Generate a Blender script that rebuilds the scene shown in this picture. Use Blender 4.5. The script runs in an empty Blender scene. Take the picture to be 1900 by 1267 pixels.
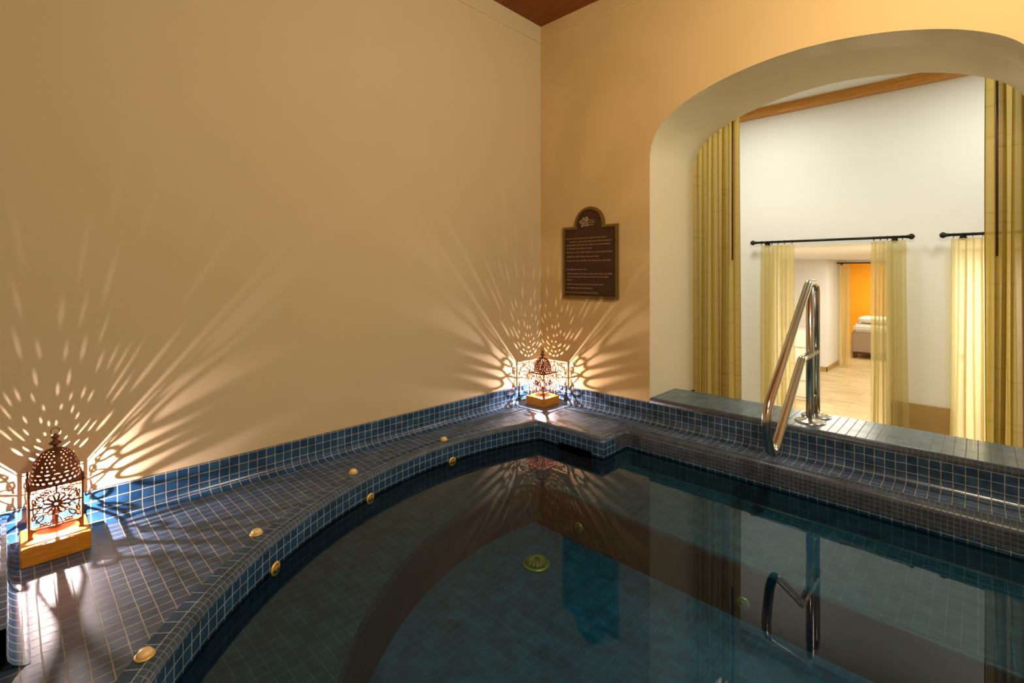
import bpy, bmesh, math, random
from mathutils import Vector, Matrix
random.seed(7)
PI = math.pi
scn = bpy.context.scene
COL = scn.collection

# ------------------------------------------------------------------ helpers
def link(name, bm, mats, parent=None, loc=None, smooth=False):
    me = bpy.data.meshes.new(name)
    bm.normal_update()
    bm.to_mesh(me); bm.free()
    if not isinstance(mats, (list, tuple)): mats = [mats]
    for m in mats: me.materials.append(m)
    if smooth:
        for p in me.polygons: p.use_smooth = True
    o = bpy.data.objects.new(name, me); COL.objects.link(o)
    if parent is not None: o.parent = parent
    if loc is not None: o.location = loc
    return o
def thing(name, label, cat, loc=(0, 0, 0), group=None, rz=0):
    o = bpy.data.objects.new(name, None); COL.objects.link(o)
    o.empty_display_size = .05
    o.location = loc; o.rotation_euler = (0, 0, rz); o['label'] = label; o['category'] = cat
    if group: o['group'] = group
    return o
def tag(o, label, cat, group=None, kind=None):
    o['label'] = label; o['category'] = cat
    if group: o['group'] = group
    if kind: o['kind'] = kind
    return o
def struct(name, bm, mats, smooth=False, label=None):
    o = link(name, bm, mats, smooth=smooth); o['kind'] = 'structure'
    if label: o['label'] = label
    return o
def copy_tree(o, loc, label, name=None):
    c = o.copy(); COL.objects.link(c); c.location = loc; c['label'] = label
    for ch in list(o.children):
        d = ch.copy(); COL.objects.link(d); d.parent = c
        for g in list(ch.children):
            e = g.copy(); COL.objects.link(e); e.parent = d
    return c
def box(bm, x0, x1, y0, y1, z0, z1, mi=0):
    v = [bm.verts.new(p) for p in ((x0,y0,z0),(x1,y0,z0),(x1,y1,z0),(x0,y1,z0),(x0,y0,z1),(x1,y0,z1),(x1,y1,z1),(x0,y1,z1))]
    for f in ((0,3,2,1),(4,5,6,7),(0,1,5,4),(1,2,6,5),(2,3,7,6),(3,0,4,7)):
        bm.faces.new([v[i] for i in f]).material_index = mi
def bbox(bm, x0, x1, y0, y1, z0, z1, r=.004, seg=2):
    t = bmesh.new(); box(t, x0, x1, y0, y1, z0, z1)
    bmesh.ops.bevel(t, geom=list(t.edges), offset=r, segments=seg, affect='EDGES')
    me = bpy.data.meshes.new('t'); t.to_mesh(me); t.free(); bm.from_mesh(me); bpy.data.meshes.remove(me)
def tube(bm, pts, r, n=12, closed=False, cap=True):
    pts = [Vector(p) for p in pts]; rings = []
    N = len(pts); up = None
    for i, p in enumerate(pts):
        a = pts[(i-1) % N] if (closed or i > 0) else p
        b = pts[(i+1) % N] if (closed or i < N-1) else p
        t = (b-a).normalized()
        if up is None:
            up = Vector((0,0,1)) if abs(t.z) < .9 else Vector((1,0,0))
        side = t.cross(up)
        if side.length < 1e-5: side = t.orthogonal()
        side.normalize(); up = side.cross(t).normalized()
        rr = r[i] if isinstance(r, (list, tuple)) else r
        rings.append([bm.verts.new(p + side*math.cos(2*PI*k/n)*rr + up*math.sin(2*PI*k/n)*rr) for k in range(n)])
    M = N if closed else N-1
    for i in range(M):
        A, B = rings[i], rings[(i+1) % N]
        for k in range(n):
            f = bm.faces.new((A[k], A[(k+1) % n], B[(k+1) % n], B[k])); f.smooth = True
    if cap and not closed:
        bm.faces.new(rings[0][::-1]); bm.faces.new(rings[-1])
def lathe(bm, prof, c=(0,0,0), n=24, axis='Z'):
    rings = []
    for (r, h) in prof:
        ring = []
        for k in range(n):
            a = 2*PI*k/n
            if axis == 'Z': p = (c[0]+r*math.cos(a), c[1]+r*math.sin(a), c[2]+h)
            elif axis == 'Y': p = (c[0]+r*math.cos(a), c[1]+h, c[2]+r*math.sin(a))
            else: p = (c[0]+h, c[1]+r*math.cos(a), c[2]+r*math.sin(a))
            ring.append(bm.verts.new(p))
        rings.append(ring)
    for A, B in zip(rings, rings[1:]):
        for k in range(n):
            f = bm.faces.new((A[k], A[(k+1) % n], B[(k+1) % n], B[k])); f.smooth = True
    bm.faces.new(rings[0][::-1]); bm.faces.new(rings[-1])
    bmesh.ops.recalc_face_normals(bm, faces=bm.faces[:])
def bez(p0, p1, p2, p3, n=10):
    o = []
    for i in range(n+1):
        t = i/n; u = 1-t
        o.append(tuple(u**3*a+3*u*u*t*b+3*u*t*t*c+t**3*d for a, b, c, d in zip(p0, p1, p2, p3)))
    return o
def round_path(P, R, n=8):
    P = [Vector(p) for p in P]; out = [P[0]]
    for i in range(1, len(P)-1):
        a, b, c = P[i-1], P[i], P[i+1]
        r = R[i-1] if isinstance(R, (list, tuple)) else R
        u = (a-b).normalized(); v = (c-b).normalized()
        ang = u.angle(v)
        d = min(r/math.tan(ang/2), (a-b).length*.49, (c-b).length*.49)
        r2 = d*math.tan(ang/2)
        cen = b + (u+v).normalized()*(r2/math.sin(ang/2))
        s, e = (b+u*d)-cen, (b+v*d)-cen
        tot = s.angle(e); ax = s.cross(e).normalized()
        for k in range(n+1):
            out.append(cen + Matrix.Rotation(tot*k/n, 3, ax) @ s)
    out.append(P[-1]); return out

# ------------------------------------------------------------------ materials
def new_mat(name):
    m = bpy.data.materials.new(name); m.use_nodes = True
    nt = m.node_tree; b = nt.nodes['Principled BSDF']
    return m, nt, b
def N(nt, t, **kw):
    n = nt.nodes.new(t)
    for k, v in kw.items(): setattr(n, k, v)
    return n
def plain(name, col, rough=.5, metal=0, noise=0, nscale=20, bump=0, bscale=200, spec=None):
    m, nt, b = new_mat(name)
    b.inputs['Roughness'].default_value = rough; b.inputs['Metallic'].default_value = metal
    if spec is not None: b.inputs['Specular IOR Level'].default_value = spec
    c = (*col, 1); b.inputs['Base Color'].default_value = c
    tc = N(nt, 'ShaderNodeTexCoord')
    if noise:
        nz = N(nt, 'ShaderNodeTexNoise'); nz.inputs['Scale'].default_value = nscale; nz.inputs['Detail'].default_value = 5
        nt.links.new(tc.outputs['Object'], nz.inputs['Vector'])
        mx = N(nt, 'ShaderNodeMix', data_type='RGBA')
        mx.inputs[6].default_value = tuple(x*(1-noise) for x in col)+(1,); mx.inputs[7].default_value = tuple(min(1, x*(1+noise)) for x in col)+(1,)
        nt.links.new(nz.outputs['Fac'], mx.inputs[0]); nt.links.new(mx.outputs[2], b.inputs['Base Color'])
    if bump:
        n2 = N(nt, 'ShaderNodeTexNoise'); n2.inputs['Scale'].default_value = bscale; n2.inputs['Detail'].default_value = 4
        nt.links.new(tc.outputs['Object'], n2.inputs['Vector'])
        bp = N(nt, 'ShaderNodeBump'); bp.inputs['Strength'].default_value = bump; bp.inputs['Distance'].default_value = .004
        nt.links.new(n2.outputs['Fac'], bp.inputs['Height']); nt.links.new(bp.outputs['Normal'], b.inputs['Normal'])
    return m
def tile_mat(name, size, c1, c2, grout, mortar=.045, rough=.22, bump=.6, offset=0, varn=.35, spec=.5, rowh=1):
    m, nt, b = new_mat(name)
    uv = N(nt, 'ShaderNodeUVMap')
    br = N(nt, 'ShaderNodeTexBrick'); br.offset = offset; br.squash = 1
    br.inputs['Scale'].default_value = 1/size
    br.inputs['Brick Width'].default_value = 1; br.inputs['Row Height'].default_value = rowh
    br.inputs['Mortar Size'].default_value = mortar; br.inputs['Mortar Smooth'].default_value = .25
    br.inputs['Bias'].default_value = 0
    br.inputs['Color1'].default_value = (*c1, 1); br.inputs['Color2'].default_value = (*c2, 1); br.inputs['Mortar'].default_value = (*grout, 1)
    # hand-glazed waviness bends the joints a little
    wn = N(nt, 'ShaderNodeTexNoise'); wn.inputs['Scale'].default_value = 9
    nt.links.new(uv.outputs[0], wn.inputs['Vector'])
    sc = N(nt, 'ShaderNodeVectorMath', operation='SCALE'); sc.inputs['Scale'].default_value = size*.10
    nt.links.new(wn.outputs['Color'], sc.inputs[0])
    ad = N(nt, 'ShaderNodeVectorMath', operation='ADD')
    nt.links.new(uv.outputs[0], ad.inputs[0]); nt.links.new(sc.outputs[0], ad.inputs[1])
    nt.links.new(ad.outputs[0], br.inputs['Vector'])
    nz = N(nt, 'ShaderNodeTexNoise'); nz.inputs['Scale'].default_value = 14; nz.inputs['Detail'].default_value = 6
    nt.links.new(uv.outputs[0], nz.inputs['Vector'])
    hs = N(nt, 'ShaderNodeMix', data_type='RGBA', blend_type='MULTIPLY'); hs.inputs[0].default_value = 1
    rmp = N(nt, 'ShaderNodeMapRange'); rmp.inputs[1].default_value = .3; rmp.inputs[2].default_value = .7
    rmp.inputs[3].default_value = 1-varn; rmp.inputs[4].default_value = 1+varn
    nt.links.new(nz.outputs['Fac'], rmp.inputs[0])
    nt.links.new(br.outputs['Color'], hs.inputs[6]); nt.links.new(rmp.outputs[0], hs.inputs[7])
    nt.links.new(hs.outputs[2], b.inputs['Base Color'])
    rr = N(nt, 'ShaderNodeMapRange'); rr.inputs[3].default_value = rough; rr.inputs[4].default_value = .75
    nt.links.new(br.outputs['Fac'], rr.inputs[0]); nt.links.new(rr.outputs[0], b.inputs['Roughness'])
    b.inputs['Specular IOR Level'].default_value = spec
    inv = N(nt, 'ShaderNodeMath', operation='SUBTRACT'); inv.inputs[0].default_value = 1
    nt.links.new(br.outputs['Fac'], inv.inputs[1])
    n3 = N(nt, 'ShaderNodeTexNoise'); n3.inputs['Scale'].default_value = 60
    nt.links.new(uv.outputs[0], n3.inputs['Vector'])
    ma = N(nt, 'ShaderNodeMath', operation='MULTIPLY_ADD'); ma.inputs[1].default_value = .35
    nt.links.new(n3.outputs['Fac'], ma.inputs[0]); nt.links.new(inv.outputs[0], ma.inputs[2])
    bp = N(nt, 'ShaderNodeBump'); bp.inputs['Strength'].default_value = bump; bp.inputs['Distance'].default_value = .0015
    nt.links.new(ma.outputs[0], bp.inputs['Height']); nt.links.new(bp.outputs['Normal'], b.inputs['Normal'])
    return m

T = .042
M = {}
M['tile'] = tile_mat('blue_mosaic_tile', T, (.012,.055,.150), (.022,.085,.190), (.34,.36,.30))
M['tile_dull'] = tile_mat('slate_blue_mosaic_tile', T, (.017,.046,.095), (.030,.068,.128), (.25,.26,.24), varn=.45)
M['tile_deck'] = tile_mat('deck_mosaic_tile', T, (.036,.070,.135), (.052,.094,.168), (.27,.26,.20), rough=.36, bump=.8)
M['tile_rim'] = tile_mat('rim_mosaic_tile', T, (.010,.044,.115), (.018,.066,.150), (.24,.30,.30), rough=.2)
M['tile_mini'] = tile_mat('small_mosaic_tile', T/2, (.022,.042,.070), (.035,.052,.080), (.085,.09,.09), mortar=.09, rough=.35)
M['tile_edge'] = tile_mat('edge_mosaic_tile', T/2, (.020,.050,.110), (.032,.072,.140), (.15,.17,.16), mortar=.08, rough=.3)
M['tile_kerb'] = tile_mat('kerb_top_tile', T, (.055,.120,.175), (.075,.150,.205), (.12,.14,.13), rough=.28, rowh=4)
M['tile_pool'] = tile_mat('underwater_tile', T, (.022,.068,.085), (.034,.090,.110), (.11,.17,.16), mortar=.04, rough=.5, bump=.2)
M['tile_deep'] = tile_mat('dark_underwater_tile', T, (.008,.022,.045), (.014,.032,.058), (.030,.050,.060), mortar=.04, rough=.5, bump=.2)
M['tile_floor'] = tile_mat('pool_floor_tile', T, (.006,.090,.145), (.012,.115,.175), (.050,.16,.17), mortar=.04, rough=.5, bump=.2)
M['wall'] = plain('beige_plaster', (.66,.53,.33), .85, noise=.05, nscale=1.3, bump=.15, bscale=60)
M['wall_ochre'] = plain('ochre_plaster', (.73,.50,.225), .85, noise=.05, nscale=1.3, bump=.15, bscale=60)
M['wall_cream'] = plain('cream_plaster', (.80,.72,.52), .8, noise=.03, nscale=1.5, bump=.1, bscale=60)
M['wall_white'] = plain('white_plaster', (.86,.87,.84), .8, noise=.02, nscale=1.5, bump=.08, bscale=60)
M['white'] = plain('white_paint', (.86,.84,.80), .6, noise=.02)
M['orange'] = plain('orange_paint', (.92,.42,.01), .7, noise=.05, nscale=2)
M['skirt'] = plain('dark_skirting', (.03,.035,.02), .6, noise=.2)
M['tan'] = plain('tan_stone', (.42,.28,.10), .5, noise=.2, nscale=6, bump=.1)
M['black'] = plain('black_iron', (.018,.015,.013), .4, metal=.6, noise=.2)
M['steel'] = plain('polished_steel', (.58,.55,.50), .20, metal=1, noise=.04, nscale=8)
M['brass'] = plain('aged_brass', (.80,.55,.14), .38, metal=.55, noise=.2, nscale=60)
M['cap'] = plain('pale_brass', (.85,.64,.32), .4, metal=.15, noise=.1, nscale=60)
M['grille'] = plain('brass_grille_dark', (.30,.19,.03), .5, metal=.3, noise=.2, nscale=60)
M['rust'] = plain('brown_iron', (.16,.055,.022), .55, metal=.5, noise=.35, nscale=60, bump=.2)
M['sign'] = plain('dark_brown_board', (.060,.020,.006), .6, noise=.15, nscale=30)
M['signframe'] = plain('bronze_frame', (.20,.115,.025), .5, metal=.3, noise=.15)
M['letter'] = plain('pale_lettering', (.55,.38,.22), .6)
M['duvet'] = plain('white_linen', (.88,.86,.82), .9, noise=.03, bump=.3, bscale=30)
M['taupe'] = plain('taupe_cloth', (.42,.32,.24), .9, noise=.06, bump=.2, bscale=300)
M['darkwood'] = plain('dark_wood', (.07,.03,.012), .5, noise=.3)
M['cream_wood'] = plain('cream_lacquer', (.80,.68,.55), .4, noise=.03)
M['cable'] = plain('black_cable', (.02,.02,.025), .4, noise=.1)
M['wand'] = plain('red_brown_wood', (.07,.018,.012), .4, noise=.2)

def wood(name, c1, c2, scale, rough, stretch):
    m, nt, b = new_mat(name)
    tc = N(nt, 'ShaderNodeTexCoord'); mp = N(nt, 'ShaderNodeMapping'); mp.inputs['Scale'].default_value = stretch
    nz = N(nt, 'ShaderNodeTexNoise'); nz.inputs['Scale'].default_value = scale; nz.inputs['Detail'].default_value = 6; nz.inputs['Distortion'].default_value = .6
    cr = N(nt, 'ShaderNodeValToRGB'); cr.color_ramp.elements[0].position = .35; cr.color_ramp.elements[1].position = .68
    cr.color_ramp.elements[0].color = (*c1, 1); cr.color_ramp.elements[1].color = (*c2, 1)
    nt.links.new(tc.outputs['Object'], mp.inputs[0]); nt.links.new(mp.outputs[0], nz.inputs['Vector'])
    nt.links.new(nz.outputs['Fac'], cr.inputs[0]); nt.links.new(cr.outputs[0], b.inputs['Base Color'])
    b.inputs['Roughness'].default_value = rough
    bp = N(nt, 'ShaderNodeBump'); bp.inputs['Strength'].default_value = .15; bp.inputs['Distance'].default_value = .002
    nt.links.new(nz.outputs['Fac'], bp.inputs['Height']); nt.links.new(bp.outputs['Normal'], b.inputs['Normal'])
    return m
M['ceilwood'] = wood('dark_ceiling_boards', (.20,.045,.004), (.30,.085,.012), 5, .6, (1, 12, 1))
M['beam'] = wood('orange_wood_beam', (.55,.22,.03), (.72,.33,.06), 5, .5, (1, 14, 14))
M['block'] = wood('honey_wood_block', (.50,.18,.008), (.66,.27,.015), 14, .45, (6, 1, 6))
def stone_floor():
    m, nt, b = new_mat('travertine_floor')
    tc = N(nt, 'ShaderNodeTexCoord'); mp = N(nt, 'ShaderNodeMapping'); mp.inputs['Scale'].default_value = (1.2, 6, 1)
    nz = N(nt, 'ShaderNodeTexNoise'); nz.inputs['Scale'].default_value = 2.2; nz.inputs['Detail'].default_value = 8
    cr = N(nt, 'ShaderNodeValToRGB'); cr.color_ramp.elements[0].position = .3; cr.color_ramp.elements[1].position = .7
    cr.color_ramp.elements[0].color = (.42,.30,.13,1); cr.color_ramp.elements[1].color = (.68,.54,.30,1)
    br = N(nt, 'ShaderNodeTexBrick'); br.offset = .5; br.inputs['Scale'].default_value = 1
    br.inputs['Brick Width'].default_value = .6; br.inputs['Row Height'].default_value = .6; br.inputs['Mortar Size'].default_value = .004
    mx = N(nt, 'ShaderNodeMix', data_type='RGBA'); mx.inputs[7].default_value = (.36,.27,.15,1)
    L = nt.links.new
    L(tc.outputs['Object'], mp.inputs[0]); L(mp.outputs[0], nz.inputs['Vector']); L(nz.outputs['Fac'], cr.inputs[0])
    L(tc.outputs['Object'], br.inputs['Vector']); L(br.outputs['Fac'], mx.inputs[0]); L(cr.outputs[0], mx.inputs[6]); L(mx.outputs[2], b.inputs['Base Color'])
    b.inputs['Roughness'].default_value = .35
    return m
M['stone'] = stone_floor()
def cloth(name, col, trans, alpha, band):
    m, nt, b = new_mat(name)
    nt.nodes.remove(b); out = nt.nodes['Material Output']; L = nt.links.new
    tc = N(nt, 'ShaderNodeTexCoord')
    mp = N(nt, 'ShaderNodeMapping'); mp.inputs['Scale'].default_value = (3, 3, 60)
    nz = N(nt, 'ShaderNodeTexNoise'); nz.inputs['Scale'].default_value = 1; nz.inputs['Detail'].default_value = 2
    L(tc.outputs['Object'], mp.inputs[0]); L(mp.outputs[0], nz.inputs['Vector'])
    cr = N(nt, 'ShaderNodeValToRGB'); cr.color_ramp.elements[0].position = .30; cr.color_ramp.elements[1].position = .40
    cr.color_ramp.elements[0].color = tuple(c*band for c in col)+(1,); cr.color_ramp.elements[1].color = (*col, 1)
    L(nz.outputs['Fac'], cr.inputs[0])
    d = N(nt, 'ShaderNodeBsdfDiffuse'); t = N(nt, 'ShaderNodeBsdfTranslucent'); tp = N(nt, 'ShaderNodeBsdfTransparent')
    L(cr.outputs[0], d.inputs[0]); L(cr.outputs[0], t.inputs[0])
    tp.inputs[0].default_value = tuple(.5+.5*c for c in col)+(1,)
    m1 = N(nt, 'ShaderNodeMixShader'); m1.inputs[0].default_value = trans
    L(d.outputs[0], m1.inputs[1]); L(t.outputs[0], m1.inputs[2])
    m2 = N(nt, 'ShaderNodeMixShader'); m2.inputs[0].default_value = alpha
    L(m1.outputs[0], m2.inputs[1]); L(tp.outputs[0], m2.inputs[2]); L(m2.outputs[0], out.inputs[0])
    return m
M['gold_cloth'] = cloth('gold_sheer_cloth', (.52,.38,.08), .55, .14, .80)
M['sheer'] = cloth('pale_yellow_sheer', (.78,.69,.36), .55, .38, .95)
def water_mat():
    m, nt, b = new_mat('pool_water'); nt.nodes.remove(b); out = nt.nodes['Material Output']; L = nt.links.new
    fr = N(nt, 'ShaderNodeFresnel'); fr.inputs['IOR'].default_value = 1.42
    g = N(nt, 'ShaderNodeBsdfGlossy'); g.inputs['Roughness'].default_value = .012
    tp = N(nt, 'ShaderNodeBsdfTransparent'); tp.inputs[0].default_value = (.46, .81, .98, 1)
    mx = N(nt, 'ShaderNodeMixShader')
    tc = N(nt, 'ShaderNodeTexCoord'); nz = N(nt, 'ShaderNodeTexNoise'); nz.inputs['Scale'].default_value = 3
    bp = N(nt, 'ShaderNodeBump'); bp.inputs['Strength'].default_value = .03; bp.inputs['Distance'].default_value = .01
    L(tc.outputs['Object'], nz.inputs['Vector']); L(nz.outputs['Fac'], bp.inputs['Height']); L(bp.outputs[0], g.inputs['Normal'])
    L(fr.outputs[0], mx.inputs[0]); L(tp.outputs[0], mx.inputs[1]); L(g.outputs[0], mx.inputs[2]); L(mx.outputs[0], out.inputs[0])
    return m
M['water'] = water_mat()
def glowing_bulb_glass():
    m, nt, b = new_mat('glowing_bulb_glass'); nt.nodes.remove(b); out = nt.nodes['Material Output']; L = nt.links.new
    g = N(nt, 'ShaderNodeEmission'); g.inputs[0].default_value = (1, .85, .75, 1); g.inputs[1].default_value = 14  # emission put into the glass imitates the white glow around the filament
    tp = N(nt, 'ShaderNodeBsdfTransparent'); mx = N(nt, 'ShaderNodeMixShader'); mx.inputs[0].default_value = .35
    L(tp.outputs[0], mx.inputs[1]); L(g.outputs[0], mx.inputs[2]); L(mx.outputs[0], out.inputs[0]); return m
def emit(name, col, s):
    m, nt, b = new_mat(name); nt.nodes.remove(b); e = N(nt, 'ShaderNodeEmission')
    e.inputs[0].default_value = (*col, 1); e.inputs[1].default_value = s
    nt.links.new(e.outputs[0], nt.nodes['Material Output'].inputs[0]); return m
M['bulb'] = emit('glowing_filament', (1, .80, .78), 200000)
M['glass'] = glowing_bulb_glass()

# ------------------------------------------------------------------ room shell
FZ = -.988           # level of the floor outside the pool room
CEIL = 3.04
def catmull(P, n=6):
    out = []
    for i in range(len(P)-1):
        p0 = P[max(i-1, 0)]; p1 = P[i]; p2 = P[i+1]; p3 = P[min(i+2, len(P)-1)]
        for k in range(n):
            t = k/n
            out.append(tuple(.5*((2*b)+(-a+c)*t+(2*a-5*b+4*c-d)*t*t+(-a+3*b-3*c+d)*t**3) for a, b, c, d in zip(p0, p1, p2, p3)))
    out.append(P[-1]); return out
AC = 1.90
half = [(.981,1.77), (.984,1.84), (.998,1.905), (1.035,1.98), (1.10,2.052), (1.20,2.115), (1.33,2.170), (1.52,2.222), (1.72,2.252), (1.90,2.262)]
hl = catmull(half)
arch = hl + [(2*AC-x, z) for x, z in hl[-2::-1]]
def arch_wall():
    bm = bmesh.new()
    top = 3.12
    xl, xr = .981, 2*AC-.981
    def strip(y, mi):
        def q(*p):
            f = bm.faces.new([bm.verts.new((x, y, z)) for x, z in p]); f.material_index = mi
        q((-.8, FZ), (xl, FZ), (xl, top), (-.8, top)); q((xr, FZ), (5, FZ), (5, top), (xr, top))
        for (x0, z0), (x1, z1) in zip(arch, arch[1:]): q((x0, z0), (x1, z1), (x1, top), (x0, top))
    strip(0, 0); strip(.7, 1)
    path = [(xl, FZ)] + arch + [(xr, FZ)]
    A = [bm.verts.new((x, 0, z)) for x, z in path]; B = [bm.verts.new((x, .7, z)) for x, z in path]
    for i in range(len(path)-1):
        f = bm.faces.new((A[i], B[i], B[i+1], A[i+1])); f.material_index = 1; f.smooth = True
    for q in (((-.8, 0), (-.8, .7)), ((5, .7), (5, 0))):
        f = bm.faces.new([bm.verts.new((*q[0], FZ)), bm.verts.new((*q[1], FZ)), bm.verts.new((*q[1], top)), bm.verts.new((*q[0], top))]); f.material_index = 1
    return struct('wall_arch', bm, [M['wall_ochre'], M['wall_cream']])
aw = arch_wall()
bm = bmesh.new(); box(bm, -.15, 0, -5.5, 0, -.5, 3.12); struct('wall_left', bm, M['wall'])
bm = bmesh.new(); box(bm, -.15, 5.15, -5.65, -5.5, -.5, 3.12); struct('wall_back', bm, M['wall'])
bm = bmesh.new(); box(bm, 5.0, 5.15, -5.5, .7, FZ, 3.12); struct('wall_right', bm, M['wall'])
bm = bmesh.new(); box(bm, 0, 5.0, -5.5, 0, CEIL, CEIL+.08); struct('ceiling', bm, M['ceilwood'])
# cove moulding under the ceiling
def cove(p0, p1, inward, name, mat=M['wall']):
    bm = bmesh.new(); R = .05; pr = [(0, 0)] + [(R*(1-math.cos(a)), -R*math.sin(a)) for a in [PI/2*k/6 for k in range(7)]][::-1]
    pr = [(0, 0), (R, 0)] + [(R-R*math.sin(a), -R+R*math.cos(a)) for a in [PI/2*k/6 for k in range(7)]]
    pr = [(.0, 0), (.012, 0)] + [(.012*math.cos(a), -.12+.0*a - .012*math.sin(a)) for a in [PI/2*k/4 for k in range(5)]]
    A, B = [], []
    for d, h in pr:
        A.append(bm.verts.new((p0[0]+inward[0]*d, p0[1]+inward[1]*d, CEIL+h))); B.append(bm.verts.new((p1[0]+inward[0]*d, p1[1]+inward[1]*d, CEIL+h)))
    for i in range(len(pr)):
        j = (i+1) % len(pr); bm.faces.new((A[i], A[j], B[j], B[i]))
    bm.faces.new(A); bm.faces.new(B[::-1]); bmesh.ops.recalc_face_normals(bm, faces=bm.faces[:])
    struct(name, bm, mat)
cove((0, -5.5), (0, 0), (1, 0), 'trim_1')
cove((0, 0), (5, 0), (0, -1), 'trim_2', M['wall_ochre'])

# corridor behind the arch and the rooms beyond it
CORC = 2.79
bm = bmesh.new(); box(bm, -.95, 5.15, .0, 15.5, FZ-.1, FZ); struct('floor_corridor', bm, M['stone'])
bm = bmesh.new(); box(bm, -.8, 5.0, .7, 2.636, CORC, CORC+.08); struct('ceiling_corridor', bm, M['wall_white'])
bm = bmesh.new(); box(bm, -.95, -.8, 0, 2.80, FZ, 2.88); struct('wall_corridor_left', bm, M['wall_white'])
bm = bmesh.new(); box(bm, 5.0, 5.15, .7, 2.80, FZ, 2.88); struct('wall_corridor_right', bm, M['wall_white'])
LZ = 1.303
bm = bmesh.new()
for x0, x1 in ((-.8, 1.032), (1.981, 2.461), (3.421, 5.0)): box(bm, x0, x1, 2.636, 2.80, FZ, LZ)
box(bm, -.8, 5.0, 2.636, 2.80, LZ, 2.88)
struct('wall_corridor', bm, M['wall_white'])
bm = bmesh.new(); box(bm, -.8, 5.0, 2.54, 2.636, 2.706, 2.79); struct('trim_3', bm, M['beam'])
bm = bmesh.new(); bbox(bm, 2.024, 2.445, 2.600, 2.636, FZ, -.158, .006); struct('trim_4', bm, M['tan'])
bm = bmesh.new(); box(bm, .981, .993, .40, .70, FZ, .10); struct('baseboard_arch', bm, M['skirt'])
# passage behind the doorway
bm = bmesh.new(); box(bm, -.95, 5.15, 2.80, 15.5, LZ, LZ+.1); struct('ceiling_passage', bm, M['white'])
bm = bmesh.new(); box(bm, -.95, -.8, 2.80, 15.5, FZ, LZ); struct('wall_passage_left', bm, M['white'])
bm = bmesh.new(); box(bm, 5.0, 5.15, 2.80, 15.5, FZ, LZ); struct('wall_passage_right', bm, M['white'])
bm = bmesh.new(); box(bm, -.8, .375, 8.52, 9.75, FZ, LZ); struct('wall_passage_pier', bm, M['white'])
bm = bmesh.new(); box(bm, .375, .424, 9.59, 9.75, FZ, LZ); box(bm, 1.693, 5, 9.59, 9.75, FZ, LZ); box(bm, .424, 1.693, 9.59, 9.75, 1.25, LZ)
struct('wall_passage_back', bm, M['white'])
bm = bmesh.new(); box(bm, -.8, 5, 13.2, 13.3, FZ, LZ); struct('wall_bedroom', bm, M['orange'])
bm = bmesh.new(); box(bm, -.4, .389, 8.505, 8.52, FZ, FZ+.095); box(bm, .375, .390, 8.505, 9.59, FZ, FZ+.095); struct('baseboard_passage', bm, M['tan'])

bm = bmesh.new(); box(bm, 2.26, 5.0, 4.785, 4.90, FZ, LZ); struct('wall_passage_partition', bm, M['white'])
# ------------------------------------------------------------------ pool
PC = (2.28, -1.22); PR = 1.975
WZ = -.122; SZ = -.225; PZ = -.46
def outline(c, R, ytop, block=None, n=140):
    xs = math.sqrt(R*R-(ytop-c[1])**2)
    pts = []
    if block:
        by, bx = block
        a0 = math.atan2(by-c[1], -math.sqrt(R*R-(by-c[1])**2))
    else:
        a0 = math.atan2(ytop-c[1], -xs)
    a1 = math.atan2(ytop-c[1], xs) + 2*PI
    if a0 < 0: a0 += 2*PI
    for k in range(n+1):
        a = a0 + (a1-a0)*k/n
        pts.append((c[0]+R*math.cos(a), c[1]+R*math.sin(a)))
    last = pts[-1]
    if block:
        m = 60
        for k in range(1, m): pts.append((last[0]+(bx-last[0])*k/m, ytop))
        pts.append((bx, ytop))
        pts.append((bx, (ytop+by)/2))
        pts.append((bx, by))
        x_e = pts[0][0]
        for x_ in (.86, .60): pts.append((x_, by))
    else:
        m = 60; f = pts[0]
        for k in range(1, m): pts.append((last[0]+(f[0]-last[0])*k/m, ytop))
    return pts
def offset(P, d):
    """push a counter-clockwise outline outwards by d (mitred)"""
    out = []; n = len(P)
    for i in range(n):
        a, b, c = Vector(P[i-1]), Vector(P[i]), Vector(P[(i+1) % n])
        u = (b-a).normalized(); v = (c-b).normalized()
        n1 = Vector((u.y, -u.x)); n2 = Vector((v.y, -v.x))
        m = (n1+n2)
        if m.length < 1e-6: m = n1
        m.normalize(); k = d/max(.45, m.dot(n1))
        out.append((b.x+m.x*k, b.y+m.y*k))
    return out
P0 = outline(PC, PR, -.25, block=(-.52, .95))
def arclen(P):
    s = [0]
    for i in range(len(P)):
        a, b = P[i], P[(i+1) % len(P)]; s.append(s[-1]+math.hypot(b[0]-a[0], b[1]-a[1]))
    return s
S0 = arclen(P0)
def sweep_ring(name, rows, mats, mat_of_row, smooth=True, skip=None):
    """rows = [(offset, z, v)] swept along the pool outline, UV in metres"""
    bm = bmesh.new(); uvl = bm.loops.layers.uv.new('UVMap')
    rings = []
    for off, z, v in rows:
        Q = offset(P0, off) if off else P0
        rings.append([bm.verts.new((x, y, z)) for x, y in Q])
    n = len(P0)
    for r in range(len(rows)-1):
        for i in range(n):
            if skip and skip(P0[i], P0[(i+1) % n], rows[r], rows[r+1]): continue
            j = (i+1) % n
            f = bm.faces.new((rings[r][i], rings[r][j], rings[r+1][j], rings[r+1][i]))
            f.material_index = mat_of_row(r, P0[i]); f.smooth = smooth
            for l, (s, v) in zip(f.loops, ((S0[i], rows[r][2]), (S0[i+1], rows[r][2]), (S0[i+1], rows[r+1][2]), (S0[i], rows[r+1][2]))):
                l[uvl].uv = (s, v)
    bmesh.ops.recalc_face_normals(bm, faces=bm.faces[:])
    return struct(name, bm, mats)
RR = .032
rows = [(.075, 0.0, 0.0), (RR, 0.0, .043)]
v = .043
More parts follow.
